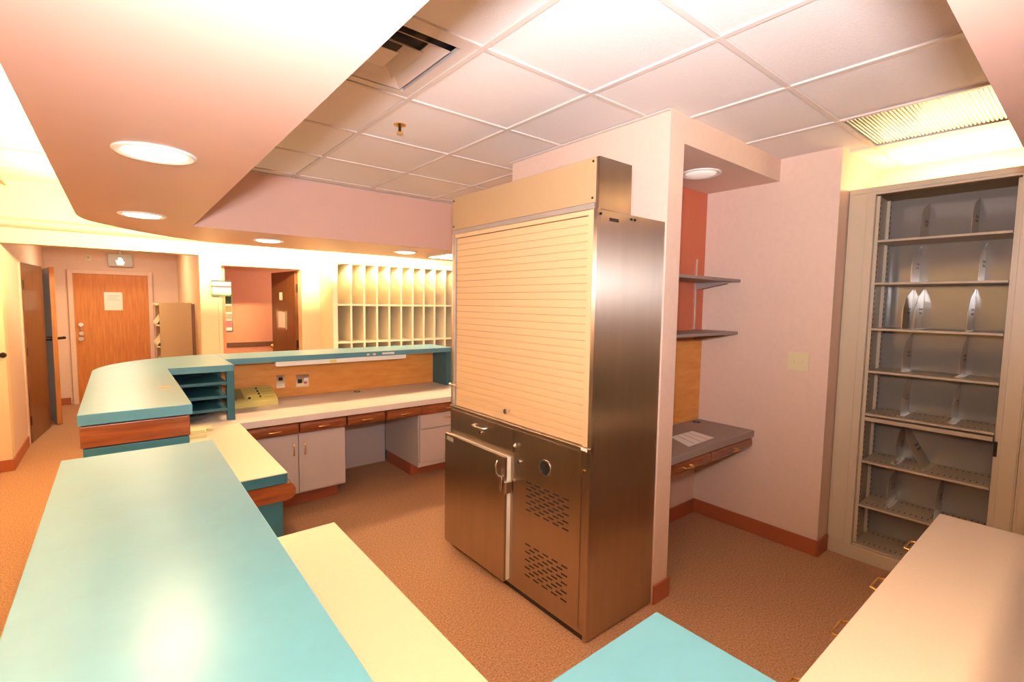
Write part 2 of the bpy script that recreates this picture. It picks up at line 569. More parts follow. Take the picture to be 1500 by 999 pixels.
# ribbed lens of the unlit ceiling fixture
x0, x1, y0, y1 = XG[8], XG[9], YG[3], YG[4]
t = thing('ceiling_light_lens', 'unlit ribbed amber light lens in the ceiling before the file cabinets', 'light', (0.5 * (x0 + x1), 0.5 * (y0 + y1), H))
m = MB()
nr = 36
ww = (y1 - y0 - 0.03) / nr
for k in range(nr):
    ya = y0 + 0.015 + k * ww
    m.prism([(ya, H + 0.010), (ya + ww * 0.25, H + 0.0065), (ya + ww * 0.5, H + 0.0055), (ya + ww * 0.75, H + 0.0065), (ya + ww, H + 0.010)][::-1], x0 + 0.014, x1 - 0.014, 'x')
m.build('ribbed_panel', 'ribbed_acrylic', t)
box(x0 + 0.013, x1 - 0.013, y0 + 0.013, y1 - 0.013, H + 0.013, H + 0.02).build('housing', 'grid_metal', t)

# ------------------------------------------------------------------ near reception counter
t = thing('reception_counter', 'near teal transaction counter with a smooth glossy top', 'counter', (0.05, 0.9, 0))
MB().prism([(-0.14, 0.02), (0.615, 0.02), (0.615, 0.40), (0.225, 0.40), (0.225, 1.83), (-0.14, 1.83)], ZC - 0.045, ZC).build('counter_top', 'teal_top', t, bev=0.002)
MB().prism([(-0.12, 0.04), (0.595, 0.04), (0.595, 0.36), (0.20, 0.36), (0.20, 1.81), (-0.12, 1.81)], ZC - 0.14, ZC - 0.05).build('wood_band', 'wood_y', t, bev=0.004)
MB().prism([(-0.11, 0.05), (0.585, 0.05), (0.585, 0.35), (0.19, 0.35), (0.19, 1.80), (-0.11, 1.80)], 0.10, ZC - 0.145).build('body', 'teal', t)
MB().prism([(-0.08, 0.08), (0.56, 0.08), (0.56, 0.32), (0.17, 0.32), (0.17, 1.77), (-0.08, 1.77)], 0, 0.10).build('plinth', 'rubber_base', t)

t = thing('worktop', 'cream staff worktop beside the near teal counter', 'worktop', (0.42, 1.1, 0))
box(0.225, 0.621, 0.402, 1.838, ZD - 0.03, ZD).build('top', 'cream_laminate', t, bev=0.002)
box(0.226, 0.622, 0.403, 1.839, ZD - 0.052, ZD - 0.031).build('edge_band', 'teal', t)
box(0.24, 0.56, 1.78, 1.81, 0, ZD - 0.055).build('end_panel', 'teal', t)
box(0.24, 0.56, 0.44, 0.47, 0, ZD - 0.055).build('end_panel', 'teal', t)

# ------------------------------------------------------------------ far reception counter with rounded corner
oc = [(-0.14, 2.505), (0.238, 2.505), (0.238, 3.87), (0.622, 3.87), (0.622, 4.70)] + arc(0.61, 3.95, 0.75, 90, 180, 20)
t = thing('reception_counter', 'far teal counter with a rounded corner and a wood end band', 'counter', (0.05, 3.2, 0))
MB().prism(oc, ZC - 0.045, ZC).build('counter_top', 'teal_top', t, bev=0.002)
MB().prism([(0.15, 3.04), (0.205, 3.045), (0.20, 3.085), (0.148, 3.08)], ZC + 0.0002, ZC + 0.0008).build('sticker_remnant', 'maple_panel', t)
MB().prism([(-0.135, 2.512), (0.228, 2.512), (0.228, 2.56), (-0.135, 2.56)], ZC - 0.138, ZC - 0.050).build('wood_band', 'wood', t, bev=0.004)
bodyp = [(-0.10, 2.56), (0.21, 2.56), (0.21, 4.30), (0.60, 4.56), (0.60, 4.64)] + arc(0.61, 3.95, 0.69, 90, 178, 18) + [(-0.10, 3.95)]
MB().prism(bodyp, 0.10, ZC - 0.0455).build('body', 'teal', t)
box(-0.128, 0.224, 2.515, 2.56, 0.10, ZC - 0.142).build('end_panel', 'teal', t, bev=0.002)
box(-0.07, 0.16, 2.511, 2.516, ZC - 0.205, ZC - 0.175).build('end_slot', 'black', t)
box(-0.08, 0.19, 2.56, 3.9, 0, 0.10).build('plinth', 'rubber_base', t)

# pigeonhole tray unit in the inner corner
t = thing('paper_sorter', 'teal open shelf sorter tucked under the rounded counter top', 'shelf', (0.42, 4.0, ZD))
box(0.575, 0.622, 3.88, 3.93, ZD, ZC - 0.046).build('post', 'teal', t, bev=0.002)
for z in (0.826, 0.916, 1.013):
    box(0.215, 0.574, 3.885, 4.28, z - 0.010, z + 0.010).build('shelf', 'teal', t)
box(0.215, 0.60, 4.281, 4.295, ZD, ZC - 0.046).build('back_panel', 'teal', t)

# left staff worktop
t = thing('worktop', 'cream staff worktop with teal front edge and wood bullnose below', 'worktop', (0.43, 3.1, 0))
box(0.212, 0.625, 2.525, 3.742, ZD - 0.004, ZD).build('top', 'cream_laminate', t)
box(0.212, 0.625, 2.523, 3.742, ZD - 0.052, ZD - 0.0045).build('edge_band', 'teal', t)
bn = MB()
prof = [(0.30, 0.602), (0.63, 0.602)] + [(0.63 + 0.035 * math.sin(R(a)), 0.645 - 0.043 * math.cos(R(a))) for a in range(15, 180, 15)] + [(0.63, 0.688), (0.30, 0.688)]
bn.prism([(z, x) for x, z in prof][::-1], 2.53, 3.735, 'y')
bn.build('bullnose_rail', 'wood', t, smooth=True)
box(0.28, 0.605, 2.54, 3.70, 0.09, 0.60).build('cabinet_body', 'teal', t)
box(0.30, 0.56, 2.57, 3.70, 0, 0.09).build('plinth', 'rubber_base', t)

# yellow note pads
for k, (x, y, a, b, hh, lab) in enumerate(((0.33, 3.55, 0.14, 0.12, 0.045, 'small stack of cream note sheets on the staff worktop'),
                                          (0.395, 3.67, 0.12, 0.09, 0.02, 'thin pad of pale yellow notes behind the cream stack'))):
    t = thing('note_pad', lab, 'notepad', (x, y, ZD))
    n = 4
    for q in range(n):
        dx, dy = random.uniform(-0.01, 0.01), random.uniform(-0.01, 0.01)
        box(x - a / 2 + dx, x + a / 2 + dx, y - b / 2 + dy, y + b / 2 + dy, ZD + hh * q / n + 0.0003, ZD + hh * (q + 1) / n).build('sheet', 'yellow_paper', t)

# ------------------------------------------------------------------ rear worktop and its cabinets
t = thing('worktop', 'long grey-pink worktop along the rear counter', 'worktop', (1.65, 4.1, 0))
MB().prism([(0.212, 3.745), (2.66, 3.745), (2.66, 4.548), (0.612, 4.548), (0.612, 4.27), (0.212, 4.27)], ZD - 0.05, ZD - 0.0005).build('top', 'desk_laminate', t, bev=0.003)
MB().ring((1.73, 4.44, ZD), [(0.03, -0.0004), (0.03, 0.002), (0.022, 0.002), (0.02, -0.0004)], 16).build('grommet', 'black', t)


def drawer_front(parent, x0, x1, z0, z1, y, matname='wood', name='drawer'):
    """rounded solid-wood drawer front facing -Y"""
    m = MB()
    zc, hh = 0.5 * (z0 + z1), 0.5 * (z1 - z0)
    prof = [(y + 0.03, z0)] + [(y - 0.028 * math.sin(R(a)) ** 0.7, zc - hh * math.cos(R(a))) for a in range(15, 180, 15)] + [(y + 0.03, z1)]
    m.prism(prof, x0 + 0.004, x1 - 0.004, 'x')
    d = m.build(name, matname, parent, smooth=True)
    xm = 0.5 * (x0 + x1)
    h = pull((xm - 0.042, y - 0.026, zc), (xm + 0.042, y - 0.026, zc), (0, -0.024, 0))
    h.build('handle', 'brass', d, smooth=True)
    return d


YC = 3.785
t = thing('base_cabinet', 'two-door grey base cabinet under the rear worktop with wood drawers', 'cabinet', (1.02, 4.0, 0))
box(0.665, 1.377, YC + 0.022, 4.50, 0.13, ZD - 0.051).build('body', 'cabinet_face', t)
box(0.63, 0.664, YC + 0.01, 3.9, 0.0, ZD - 0.051).build('filler', 'cabinet_face', t)
box(0.665, 1.36, 3.93, 3.95, 0.0, 0.13).build('toe_kick', 'rubber_base', t)
for x0, x1, hx in ((0.673, 1.018, 0.982), (1.022, 1.374, 1.060)):
    d = box(x0, x1, YC, YC + 0.02, 0.145, 0.598).build('door', 'cabinet_face', t, bev=0.002)
    pull((hx, YC, 0.44), (hx, YC, 0.525), (0, -0.026, 0)).build('handle', 'brass', d, smooth=True)
drawer_front(t, 0.673, 1.018, 0.603, 0.688, 3.775)
drawer_front(t, 1.020, 1.375, 0.603, 0.688, 3.775)
for x0, x1, lab in ((1.380, 1.700, 'wood pencil drawer over the knee space beside the two-door cabinet'),
                    (1.706, 2.032, 'wood pencil drawer over the knee space beside the file drawers')):
    t = thing('pencil_drawer', lab, 'drawer', (0.5 * (x0 + x1), 3.9, 0.6))
    dz = 0.012 if x0 > 1.6 else -0.004
    drawer_front(t, x0, x1, 0.606 + dz * 0.3, 0.688, 3.770 - dz, name='drawer_front')
    box(x0 + 0.02, x1 - 0.02, 3.802, 4.2, 0.615, 0.688).build('drawer_box', 'cabinet_face', t)
t = thing('drawer_pedestal', 'grey drawer pedestal under the rear worktop next to the steel cabinet', 'cabinet', (2.3, 4.0, 0))
box(2.036, 2.62, YC + 0.022, 4.49, 0.12, ZD - 0.051).build('body', 'cabinet_face', t)
box(2.075, 2.60, 3.97, 4.0, 0, 0.12).box(2.045, 2.074, 3.97, 4.49, 0, 0.12).build('toe_kick', 'rubber_base', t, bev=0.003)
drawer_front(t, 2.036, 2.62, 0.603, 0.688, 3.775)
for z0, z1 in ((0.475, 0.598), (0.165, 0.462)):
    d = box(2.045, 2.615, YC, YC + 0.02, z0, z1).build('drawer', 'cabinet_face', t, bev=0.002)
    zm = z0 + (z1 - z0) * 0.62
    pull((2.285, YC, zm), (2.375, YC, zm), (0, -0.026, 0)).build('handle', 'brass', d, smooth=True)
t = box(1.379, 2.034, 4.50, 4.52, 0.0, ZD - 0.051).build('modesty_panel', 'cabinet_face')
tag(t, 'grey panel at the back of the knee space', 'panel')

# rear ledge (hutch)
t = thing('counter_ledge', 'teal raised ledge with maple back panel behind the rear worktop', 'counter', (1.6, 4.5, 0))
box(0.623, 2.665, 4.25, 4.70, ZC - 0.045, ZC).build('ledge_top', 'teal_top', t, bev=0.002)
box(2.61, 2.665, 4.27, 4.56, ZD, ZC - 0.046).build('end_panel', 'teal', t, bev=0.002)
box(0.623, 2.609, 4.549, 4.562, ZD, ZC - 0.046).build('back_panel', 'maple_panel', t)
box(0.623, 2.665, 4.563, 4.66, 0, ZC - 0.046).build('half_wall', 'teal', t)
t = thing('light_strip', 'slim white under-shelf light strip below the teal ledge', 'lamp', (1.57, 4.285, ZC - 0.082))
box(0.985, 2.15, 4.262, 4.31, ZC - 0.082, ZC - 0.0455).build('housing', 'white_paint', t, bev=0.003)
box(1.0, 2.135, 4.266, 4.306, ZC - 0.085, ZC - 0.0825).build('diffuser', 'paper', t)
box(1.42, 1.48, 4.260, 4.2615, ZC - 0.080, ZC - 0.055).build('sticker', 'console_plastic', t)
t = thing('shelf_label', 'tiny white label stuck on the front of the teal ledge', 'label', (1.95, 4.249, ZC - 0.03))
box(1.90, 2.02, 4.2475, 4.2499, ZC - 0.032, ZC - 0.014).build('strip', 'paper', t)
for dx in (-0.20, -0.14):
    box(1.95 + dx, 1.975 + dx, 4.2475, 4.2499, ZC - 0.034, ZC - 0.016).build('dot', 'ivory_plastic', t)


def wall_plate(name, label, cat, c, wx, wz, m, marks):
    t = thing(name, label, cat, c)
    x, y, z = c
    box(x - wx / 2, x + wx / 2, y - 0.007, y - 0.0005, z - wz / 2, z + wz / 2).build('plate', m, t, bev=0.002)
    for (dx, dz, sx, sz, mm, nm) in marks:
        box(x + dx - sx, x + dx + sx, y - 0.011, y - 0.0072, z + dz - sz, z + dz + sz).build(nm, mm, t, bev=0.001)
    return t


wall_plate('outlet', 'narrow metal outlet plate on the maple panel beside the console', 'outlet', (1.085, 4.549, 0.885), 0.072, 0.115, 'chrome',
           [(0, 0.024, 0.016, 0.014, 'dark_metal', 'socket'), (0, -0.03, 0.02, 0.012, 'white_paint', 'socket')])
wall_plate('outlet', 'wide metal outlet plate with a dark socket and a red light', 'outlet', (1.27, 4.549, 0.875), 0.115, 0.115, 'chrome',
           [(-0.024, 0.0, 0.018, 0.018, 'black', 'socket'), (0.028, 0.012, 0.02, 0.014, 'white_paint', 'socket'), (0.024, -0.018, 0.012, 0.010, 'pink_print', 'lamp')])

# console (call station)
t = thing('intercom_console', 'pale yellow sloped intercom console on the rear worktop', 'console', (0.84, 4.42, ZD))
prof = [(4.25, ZD), (4.53, ZD), (4.53, ZD + 0.115), (4.50, ZD + 0.12), (4.27, ZD + 0.055), (4.25, ZD + 0.04)]
MB().prism(prof, 0.655, 0.995, 'x').build('case', 'console_plastic', t, bev=0.004)


def on_slope(y):
    return ZD + 0.055 + (y - 4.27) / 0.23 * 0.065


def slab_on(x0, x1, y0, y1, th, nm, mm):
    m = MB()
    n = len(m.v)
    for dz in (-0.002, th):
        for x, y in ((x0, y0), (x1, y0), (x1, y1), (x0, y1)):
            m.v.append((x, y, on_slope(y) + dz))
    m.f += [(3, 2, 1, 0), (4, 5, 6, 7), (0, 1, 5, 4), (1, 2, 6, 5), (2, 3, 7, 6), (3, 0, 4, 7)]
    m.build(nm, mm, t)


slab_on(0.67, 0.76, 4.30, 4.48, 0.003, 'key_panel', 'console_dark')
for k in range(4):
    slab_on(0.868, 0.880, 4.305 + k * 0.05, 4.320 + k * 0.05, 0.008, 'button', 'black')
for k in range(4):
    slab_on(0.90, 0.985, 4.300 + k * 0.05, 4.304 + k * 0.05, 0.0015, 'groove', 'console_dark')
slab_on(0.785, 0.80, 4.29, 4.305, 0.008, 'button', 'black')
slab_on(0.69, 0.70, 4.285, 4.295, 0.006, 'button', 'red_print')

# ------------------------------------------------------------------ steel medication cabinet
X0, XB, Y0, Y1 = 1.652, 2.165, 1.447, 2.645
t = thing('steel_cabinet', 'tall stainless steel medication cabinet with a roll-up tambour door', 'cabinet', (1.9, 2.05, 0))
ZT, ZH = 2.022, 2.25
box(X0 + 0.0205, XB, Y0, Y0 + 0.004, 0.012, ZT).build('side_panel', 'steel', t)
box(X0 + 0.0205, XB, Y1 - 0.004, Y1, 0.012, ZT).build('side_panel', 'steel', t)
box(XB - 0.004, XB, Y0 + 0.004, Y1 - 0.004, 0.012, ZT).build('back_panel', 'steel', t)
box(X0 + 0.23, XB - 0.004, Y0 + 0.004, Y1 - 0.004, ZT - 0.004, ZT).build('top_panel', 'steel', t)
# hood
h = box(X0 + 0.004, X0 + 0.232, Y0, Y1, ZT + 0.0005, ZH).build('hood', 'steel', t, bev=0.002)
box(X0 - 0.002, X0 + 0.003, Y0 + 0.016, Y1 - 0.012, ZT + 0.03, ZH - 0.004).build('fascia', 'hood_panel', h)
box(X0 - 0.004, X0 + 0.003, Y0 + 0.022, Y1 - 0.016, ZT + 0.005, ZT + 0.028).build('trim_strip', 'plate_metal', h)
for y in (Y0 + 0.03, Y1 - 0.026):
    for z in (ZT + 0.05, ZH - 0.02):
        MB().tube([(X0 - 0.002, y, z), (X0 - 0.006, y, z)], 0.005, 8).build('screw', 'dark_metal', h)
# front frame around the shutter
box(X0 - 0.001, X0 + 0.02, Y0, Y0 + 0.022, 0.012, ZT + 0.004).build('corner_post', 'steel', t, bev=0.001)
box(X0 - 0.001, X0 + 0.02, Y1 - 0.022, Y1, 0.012, ZT + 0.004).build('corner_post', 'steel', t, bev=0.001)
box(X0 - 0.003, X0 + 0.02, Y0 + 0.0225, Y0 + 0.052, 0.945, ZT).build('shutter_track', 'tambour', t)
box(X0 - 0.003, X0 + 0.02, Y1 - 0.044, Y1 - 0.0225, 0.945, ZT).build('shutter_track', 'plate_metal', t)
box(X0 - 0.002, X0 + 0.02, Y0 + 0.052, Y1 - 0.044, 2.0, ZT).build('shutter_head', 'tambour', t)
n = 28
za, zb = 0.946, 1.998
ph = (zb - za) / n
sl = None
for k in range(n):
    z = za + k * ph
    if sl is None:
        m = MB()
        ya, yb = Y0 + 0.0525, Y1 - 0.052
        pr = [(X0 + 0.018, 0), (X0 + 0.018, ph - 0.0005), (X0 + 0.009, ph - 0.0005), (X0 + 0.0065, ph - 0.003), (X0 + 0.006, ph * 0.5), (X0 + 0.0065, 0.0015), (X0 + 0.009, 0)]
        m.prism([(zz + z, xx) for xx, zz in pr], ya, yb, 'y')
        sl = m.build('slat', 'tambour', t)
    else:
        o = sl.copy(); C.objects.link(o); o.location = (0, 0, k * ph)
box(X0 + 0.012, X0 + 0.019, Y1 - 0.0515, Y1 - 0.0445, 0.97, 1.998).build('shutter_gap', 'black', t)
k_ = MB().tube([(X0 + 0.006, 2.05, 1.01), (X0 - 0.012, 2.05, 1.01), (X0 - 0.016, 2.05, 1.01), (X0 - 0.026, 2.05, 1.01)], [0.007, 0.007, 0.015, 0.014], 12).build('shutter_knob', 'chrome', t, smooth=True)
lk = MB().tube([(X0, 2.605, 1.08), (X0 - 0.022, 2.605, 1.08)], 0.012, 10).build('shutter_lock', 'chrome', t, smooth=True)
MB().tube([(X0 - 0.016, 2.64, 1.08), (X0 - 0.016, 2.56, 1.08)], 0.007, 8).build('lock_bar', 'chrome', lk)
# ledge below shutter
box(X0 - 0.012, X0 + 0.02, Y0 + 0.0, Y1, 0.925, 0.944).build('ledge', 'steel', t, bev=0.003)
box(X0 - 0.0135, X0 - 0.0122, Y0 + 0.012, Y0 + 0.05, 0.928, 0.942).build('maker_label', 'paper', t)
box(X0 + 0.024, XB - 0.006, Y0 + 0.006, Y1 - 0.006, 0.925, 0.94).build('counter_shelf', 'steel', t)
# drawer
d = box(X0 - 0.006, X0 + 0.02, 2.0, Y1 - 0.0225, 0.79, 0.92).build('drawer', 'steel', t, bev=0.002)
MB().tube([(X0 - 0.006, 2.36, 0.872), (X0 - 0.03, 2.352, 0.87), (X0 - 0.034, 2.30, 0.868), (X0 - 0.03, 2.248, 0.87), (X0 - 0.006, 2.24, 0.872)], 0.007, 10).build('handle', 'chrome', d, smooth=True)
MB().tube([(X0 - 0.006, 2.30, 0.835), (X0 - 0.016, 2.30, 0.835)], 0.009, 12).build('lock', 'chrome', d, smooth=True)
# refrigerator door standing proud
dx = 0.045
d = box(X0 - dx, X0 - 0.028, 2.02, Y1 - 0.002, 0.055, 0.765).build('door', 'steel', t, bev=0.003)
box(X0 - 0.0278, X0 - 0.002, 2.021, Y1 - 0.012, 0.06, 0.757).build('gasket', 'gasket', d)
box(X0 - dx - 0.001, X0 - dx, Y1 - 0.10, Y1 - 0.03, 0.725, 0.75).build('badge', 'plate_metal', d)
hd = MB()
hd.box(X0 - dx - 0.014, X0 - dx - 0.0005, 2.03, 2.055, 0.57, 0.655)
hd.build('latch', 'chrome', d, bev=0.004)
MB().tube([(X0 - dx - 0.012, 2.055, 0.65), (X0 - dx - 0.022, 2.066, 0.67), (X0 - dx - 0.024, 2.070, 0.71), (X0 - dx - 0.012, 2.072, 0.735)], 0.006, 10).build('handle', 'chrome', d, smooth=True)
box(X0 - dx - 0.010, X0 - 0.006, 1.998, 2.018, 0.565, 0.63).build('strike', 'chrome', d, bev=0.003)
box(X0 - 0.001, X0 + 0.02, 2.0, Y1 - 0.0225, 0.05, 0.788).build('door_surround', 'steel', t)
# compressor panel
p = box(X0 - 0.005, X0 + 0.02, Y0 + 0.05, 1.995, 0.06, 0.92).build('vent_panel', 'steel', t, bev=0.001)
box(X0 - 0.0005, X0 + 0.02, Y0 + 0.0225, Y0 + 0.049, 0.06, 0.92).build('panel_stile', 'steel', t)
m = MB()
for ztop, zbot in ((0.66, 0.51), (0.321, 0.15)):
    rows = 9
    for r in range(rows):
        zz = ztop - (ztop - zbot) * r / (rows - 1)
        cols = 5 if r % 2 == 0 else 4
        for c in range(cols):
            yy = 1.885 - (c + (0.5 if r % 2 else 0)) * 0.068
            m.box(X0 - 0.0062, X0 - 0.0045, yy - 0.042, yy, zz - 0.0035, zz + 0.0035)
vs = m.build('vent_slots', 'dark_gap', p)
vs['kind'] = 'stuff'
hole = MB()
hole.tube([(X0 - 0.0045, 1.74, 0.775), (X0 - 0.0062, 1.74, 0.775)], 0.034, 24)
hole.build('cable_port', 'black', p)
rg = MB()
for s in range(24):
    a0, a1 = 2 * PI * s / 24, 2 * PI * (s + 1) / 24
    n0 = len(rg.v)
    for a in (a0, a1):
        for r_, xx in ((0.034, X0 - 0.005), (0.034, X0 - 0.010), (0.040, X0 - 0.010), (0.040, X0 - 0.005)):
            rg.v.append((xx, 1.74 + r_ * math.cos(a), 0.775 + r_ * math.sin(a)))
    for q in range(4):
        q2 = (q + 1) % 4
        rg.f.append((n0 + q, n0 + q2, n0 + 4 + q2, n0 + 4 + q))
rg.build('port_ring', 'chrome', p, smooth=True)
MB().tube([(X0 - 0.005, 1.965, 0.83), (X0 - 0.022, 1.965, 0.842)], 0.010, 10).build('turn_catch', 'chrome', p, smooth=True)
MB().tube([(X0 - 0.005, 1.945, 0.752), (X0 - 0.014, 1.945, 0.752)], 0.010, 10).build('turn_catch', 'chrome', p, smooth=True)
for y, z in ((Y0 + 0.036, 0.83), (Y0 + 0.036, 0.10)):
    MB().tube([(X0 - 0.0005, y, z), (X0 - 0.006, y, z)], 0.006, 8).build('screw', 'brass', t)
for y, z in ((Y1 - 0.011, 0.72), (Y1 - 0.011, 0.30)):
    MB().tube([(X0 - 0.001, y, z), (X0 - 0.006, y, z)], 0.006, 8).build('screw', 'chrome', t)
box(X0 + 0.012, XB - 0.02, Y0 + 0.03, Y1 - 0.03, 0.0, 0.05).build('plinth', 'dark_gap', t)
box(X0 - 0.0005, X0 + 0.011, Y0 + 0.0225, Y1 - 0.0225, 0.035, 0.058).build('bottom_rail', 'steel', t)
# scuffs on the side: screws and lugs by the hood seam
for x in (X0 + 0.018, X0 + 0.235, X0 + 0.262):
    MB().tube([(x, Y0, ZT - 0.02), (x, Y0 - 0.006, ZT - 0.02)], 0.006, 8).build('screw', 'dark_metal', t)
box(X0 + 0.08, X0 + 0.145, Y0 - 0.0012, Y0, ZT - 0.045, ZT - 0.03).build('vent_slit', 'dark_gap', t)

# ------------------------------------------------------------------ desk alcove
t = thing('alcove_desk', 'grey wall-hung desk top in the alcove', 'desk', (2.87, 1.75, 0))
box(2.30, 3.443, 1.515, 1.938, 0.69, 0.737).build('top', 'grey_shelf', t, bev=0.003)
MB().ring((3.33, 1.89, 0.737), [(0.028, 0.0), (0.028, 0.002), (0.018, 0.002), (0.016, 0)], 14).build('grommet', 'black', t)
for x0, x1, lab in ((2.32, 2.87, 'wood drawer under the alcove desk next to the stub wall'), (2.875, 3.43, 'wood drawer under the alcove desk against the pink wall')):
    t = thing('pencil_drawer', lab, 'drawer', (0.5 * (x0 + x1), 1.7, 0.6))
    drawer_front(t, x0, x1, 0.612, 0.688, 1.545, name='drawer_front')
    box(x0 + 0.02, x1 - 0.02, 1.576, 1.9, 0.62, 0.6895).build('drawer_box', 'wood', t)
t = thing('printed_form', 'white printed form with ruled columns lying on the alcove desk', 'paper', (2.88, 1.67, 0.737))
MB().prism([(2.70, 1.575), (3.02, 1.585), (3.06, 1.765), (2.80, 1.768)], 0.7372, 0.7384).build('sheet', 'paper', t)
for k in range(3):
    MB().prism([(2.775 + k * 0.08, 1.585), (2.783 + k * 0.08, 1.585), (2.868 + k * 0.066, 1.758), (2.860 + k * 0.066, 1.758)], 0.7385, 0.7388).build('column_rule', 'pink_print', t)
o = box(2.31, 3.443, 1.94, 1.9515, 0.74, 1.352).build('tack_board', 'maple_panel')
tag(o, 'ochre tack board on the alcove wall above the desk', 'board')
o = box(2.31, 3.4445, 1.9465, 1.9515, 1.354, 2.434).build('wall_panel', 'coral_wall')
tag(o, 'coral red panel covering the upper alcove wall behind the shelves', 'panel')
rails = []
for x in (2.45, 3.325):
    o = thing('shelf_standard', 'slotted metal shelf standard on the coral panel, beside the ' + ('stub wall' if x < 3 else 'pink side wall'), 'rail', (x, 1.952, 1.38), 'alcove shelf standards')
    box(x - 0.008, x + 0.008, 1.938, 1.9464, 1.375, 1.945).build('rail', 'chrome', o)
for z, lab in ((1.795, 'upper grey alcove shelf on metal brackets'), (1.425, 'lower grey alcove shelf just above the tack board')):
    t = thing('wall_shelf', lab, 'shelf', (2.87, 1.8, z))
    box(2.31, 3.435, 1.662, 1.9375, z - 0.02, z).build('board', 'grey_shelf', t, bev=0.002)
    for x in (2.45, 3.325):
        MB().prism([(1.9375, z - 0.021), (1.70, z - 0.021), (1.70, z - 0.030), (1.9375, z - 0.075)], x - 0.003, x + 0.003, 'x').build('bracket', 'grey_shelf', t)
downlight(2.88, 1.68, 2.435, 'round dimly glowing downlight in the bulkhead over the alcove', 'lens_dim', None, r=0.12, power=0)  # faint glow comes from the lens material alone, no lamp behind it
# switch plate
t = thing('light_switch', 'double ivory toggle switch plate on the pink wall', 'switch', (3.445, 1.26, 1.25))
box(3.4385, 3.4445, 1.195, 1.325, 1.19, 1.312).build('plate', 'ivory_plastic', t, bev=0.002)
for y in (1.235, 1.285):
    box(3.428, 3.438, y - 0.005, y + 0.005, 1.240, 1.262).build('toggle', 'ivory_plastic', t)

# ------------------------------------------------------------------ file cabinets
XF = 3.607
ZF = 2.335
YL, YR = 1.08, 0.245
t = thing('file_cabinet', 'tall putty metal file cabinet standing open with empty shelves', 'cabinet', (3.9, 0.66, 0))
fr = MB()
fr.box(XF, XF + 0.03, 0.945, YL, 0.0, ZF)
fr.box(XF, XF + 0.03, YR, 0.325, 0.0, ZF)
fr.box(XF, XF + 0.03, 0.325, 0.945, 2.295, ZF)
fr.box(XF, XF + 0.03, 0.325, 0.945, 0.0, 0.085)
fr.build('front_frame', 'putty_metal', t)
box(XF - 0.004, XF, 0.985, YL - 0.012, 0.09, ZF - 0.03).build('door_panel', 'putty_metal', t, bev=0.002)
box(XF - 0.004, XF, YR + 0.006, 0.315, 0.09, ZF - 0.03).build('door_panel', 'putty_metal', t, bev=0.002)
box(XF - 0.006, XF, YR, YL, ZF - 0.026, ZF).build('header', 'putty_metal', t, bev=0.002)
box(XF - 0.006, XF, YR, YL, 0.0, 0.08).build('plinth', 'putty_metal', t, bev=0.002)
box(XF + 0.03, 4.235, YL - 0.02, YL, 0, ZF).build('side_panel', 'putty_metal', t)
box(XF + 0.03, 4.235, YR, YR + 0.02, 0, ZF).build('side_panel', 'putty_metal', t)
box(XF, 4.235, YR, YL, ZF + 0.0005, ZF + 0.006).build('top_panel', 'putty_metal', t)
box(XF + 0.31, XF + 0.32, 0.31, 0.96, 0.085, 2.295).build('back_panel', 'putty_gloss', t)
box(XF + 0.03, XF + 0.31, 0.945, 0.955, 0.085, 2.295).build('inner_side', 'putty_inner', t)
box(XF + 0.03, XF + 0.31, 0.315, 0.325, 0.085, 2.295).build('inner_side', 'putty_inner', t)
SH = [2.020, 1.762, 1.482, 1.218, 0.948, 0.645, 0.360, 0.100]
for y0, y1 in ((0.928, 0.945), (0.325, 0.342)):
    for x0 in (XF + 0.035, XF + 0.25):
        u = box(x0, x0 + 0.035, y0, y1, 0.10, 2.29).build('slotted_upright', 'putty_metal', t)
        m = MB()
        yy = y0 - 0.0008 if y0 > 0.6 else y1 + 0.0008
        ys = sorted((yy, y0 if y0 > 0.6 else y1))
        for q in range(66):
            z = 0.13 + q * 0.0325
            m.box(x0 + 0.012, x0 + 0.022, ys[0], ys[1], z, z + 0.014)
        s = m.build('slots', 'dark_gap', u)
        s['kind'] = 'stuff'
for i, z in enumerate(SH):
    s = box(XF + 0.012, XF + 0.309, 0.343 if i < 7 else 0.326, 0.927 if i < 7 else 0.944, z - 0.014, z).build('shelf', 'putty_inner', t, bev=0.002)
    m = MB()
    for q in range(20):
        for r_ in range(2):
            yq = 0.37 + q * 0.0275
            m.box(XF + 0.06 + r_ * 0.19, XF + 0.09 + r_ * 0.19, yq, yq + 0.004, z - 0.001, z + 0.0006)
    if i >= 4:
        q_ = m.build('slots', 'dark_gap', s)
        q_['kind'] = 'stuff'
box(XF + 0.008, XF + 0.30, 0.346, 0.924, 0.900, 0.924).build('pull_out_shelf', 'putty_inner', t, bev=0.002)
box(XF + 0.012, XF + 0.06, 0.327, 0.341, 0.82, 0.899).build('slide_bracket', 'dark_metal', t)

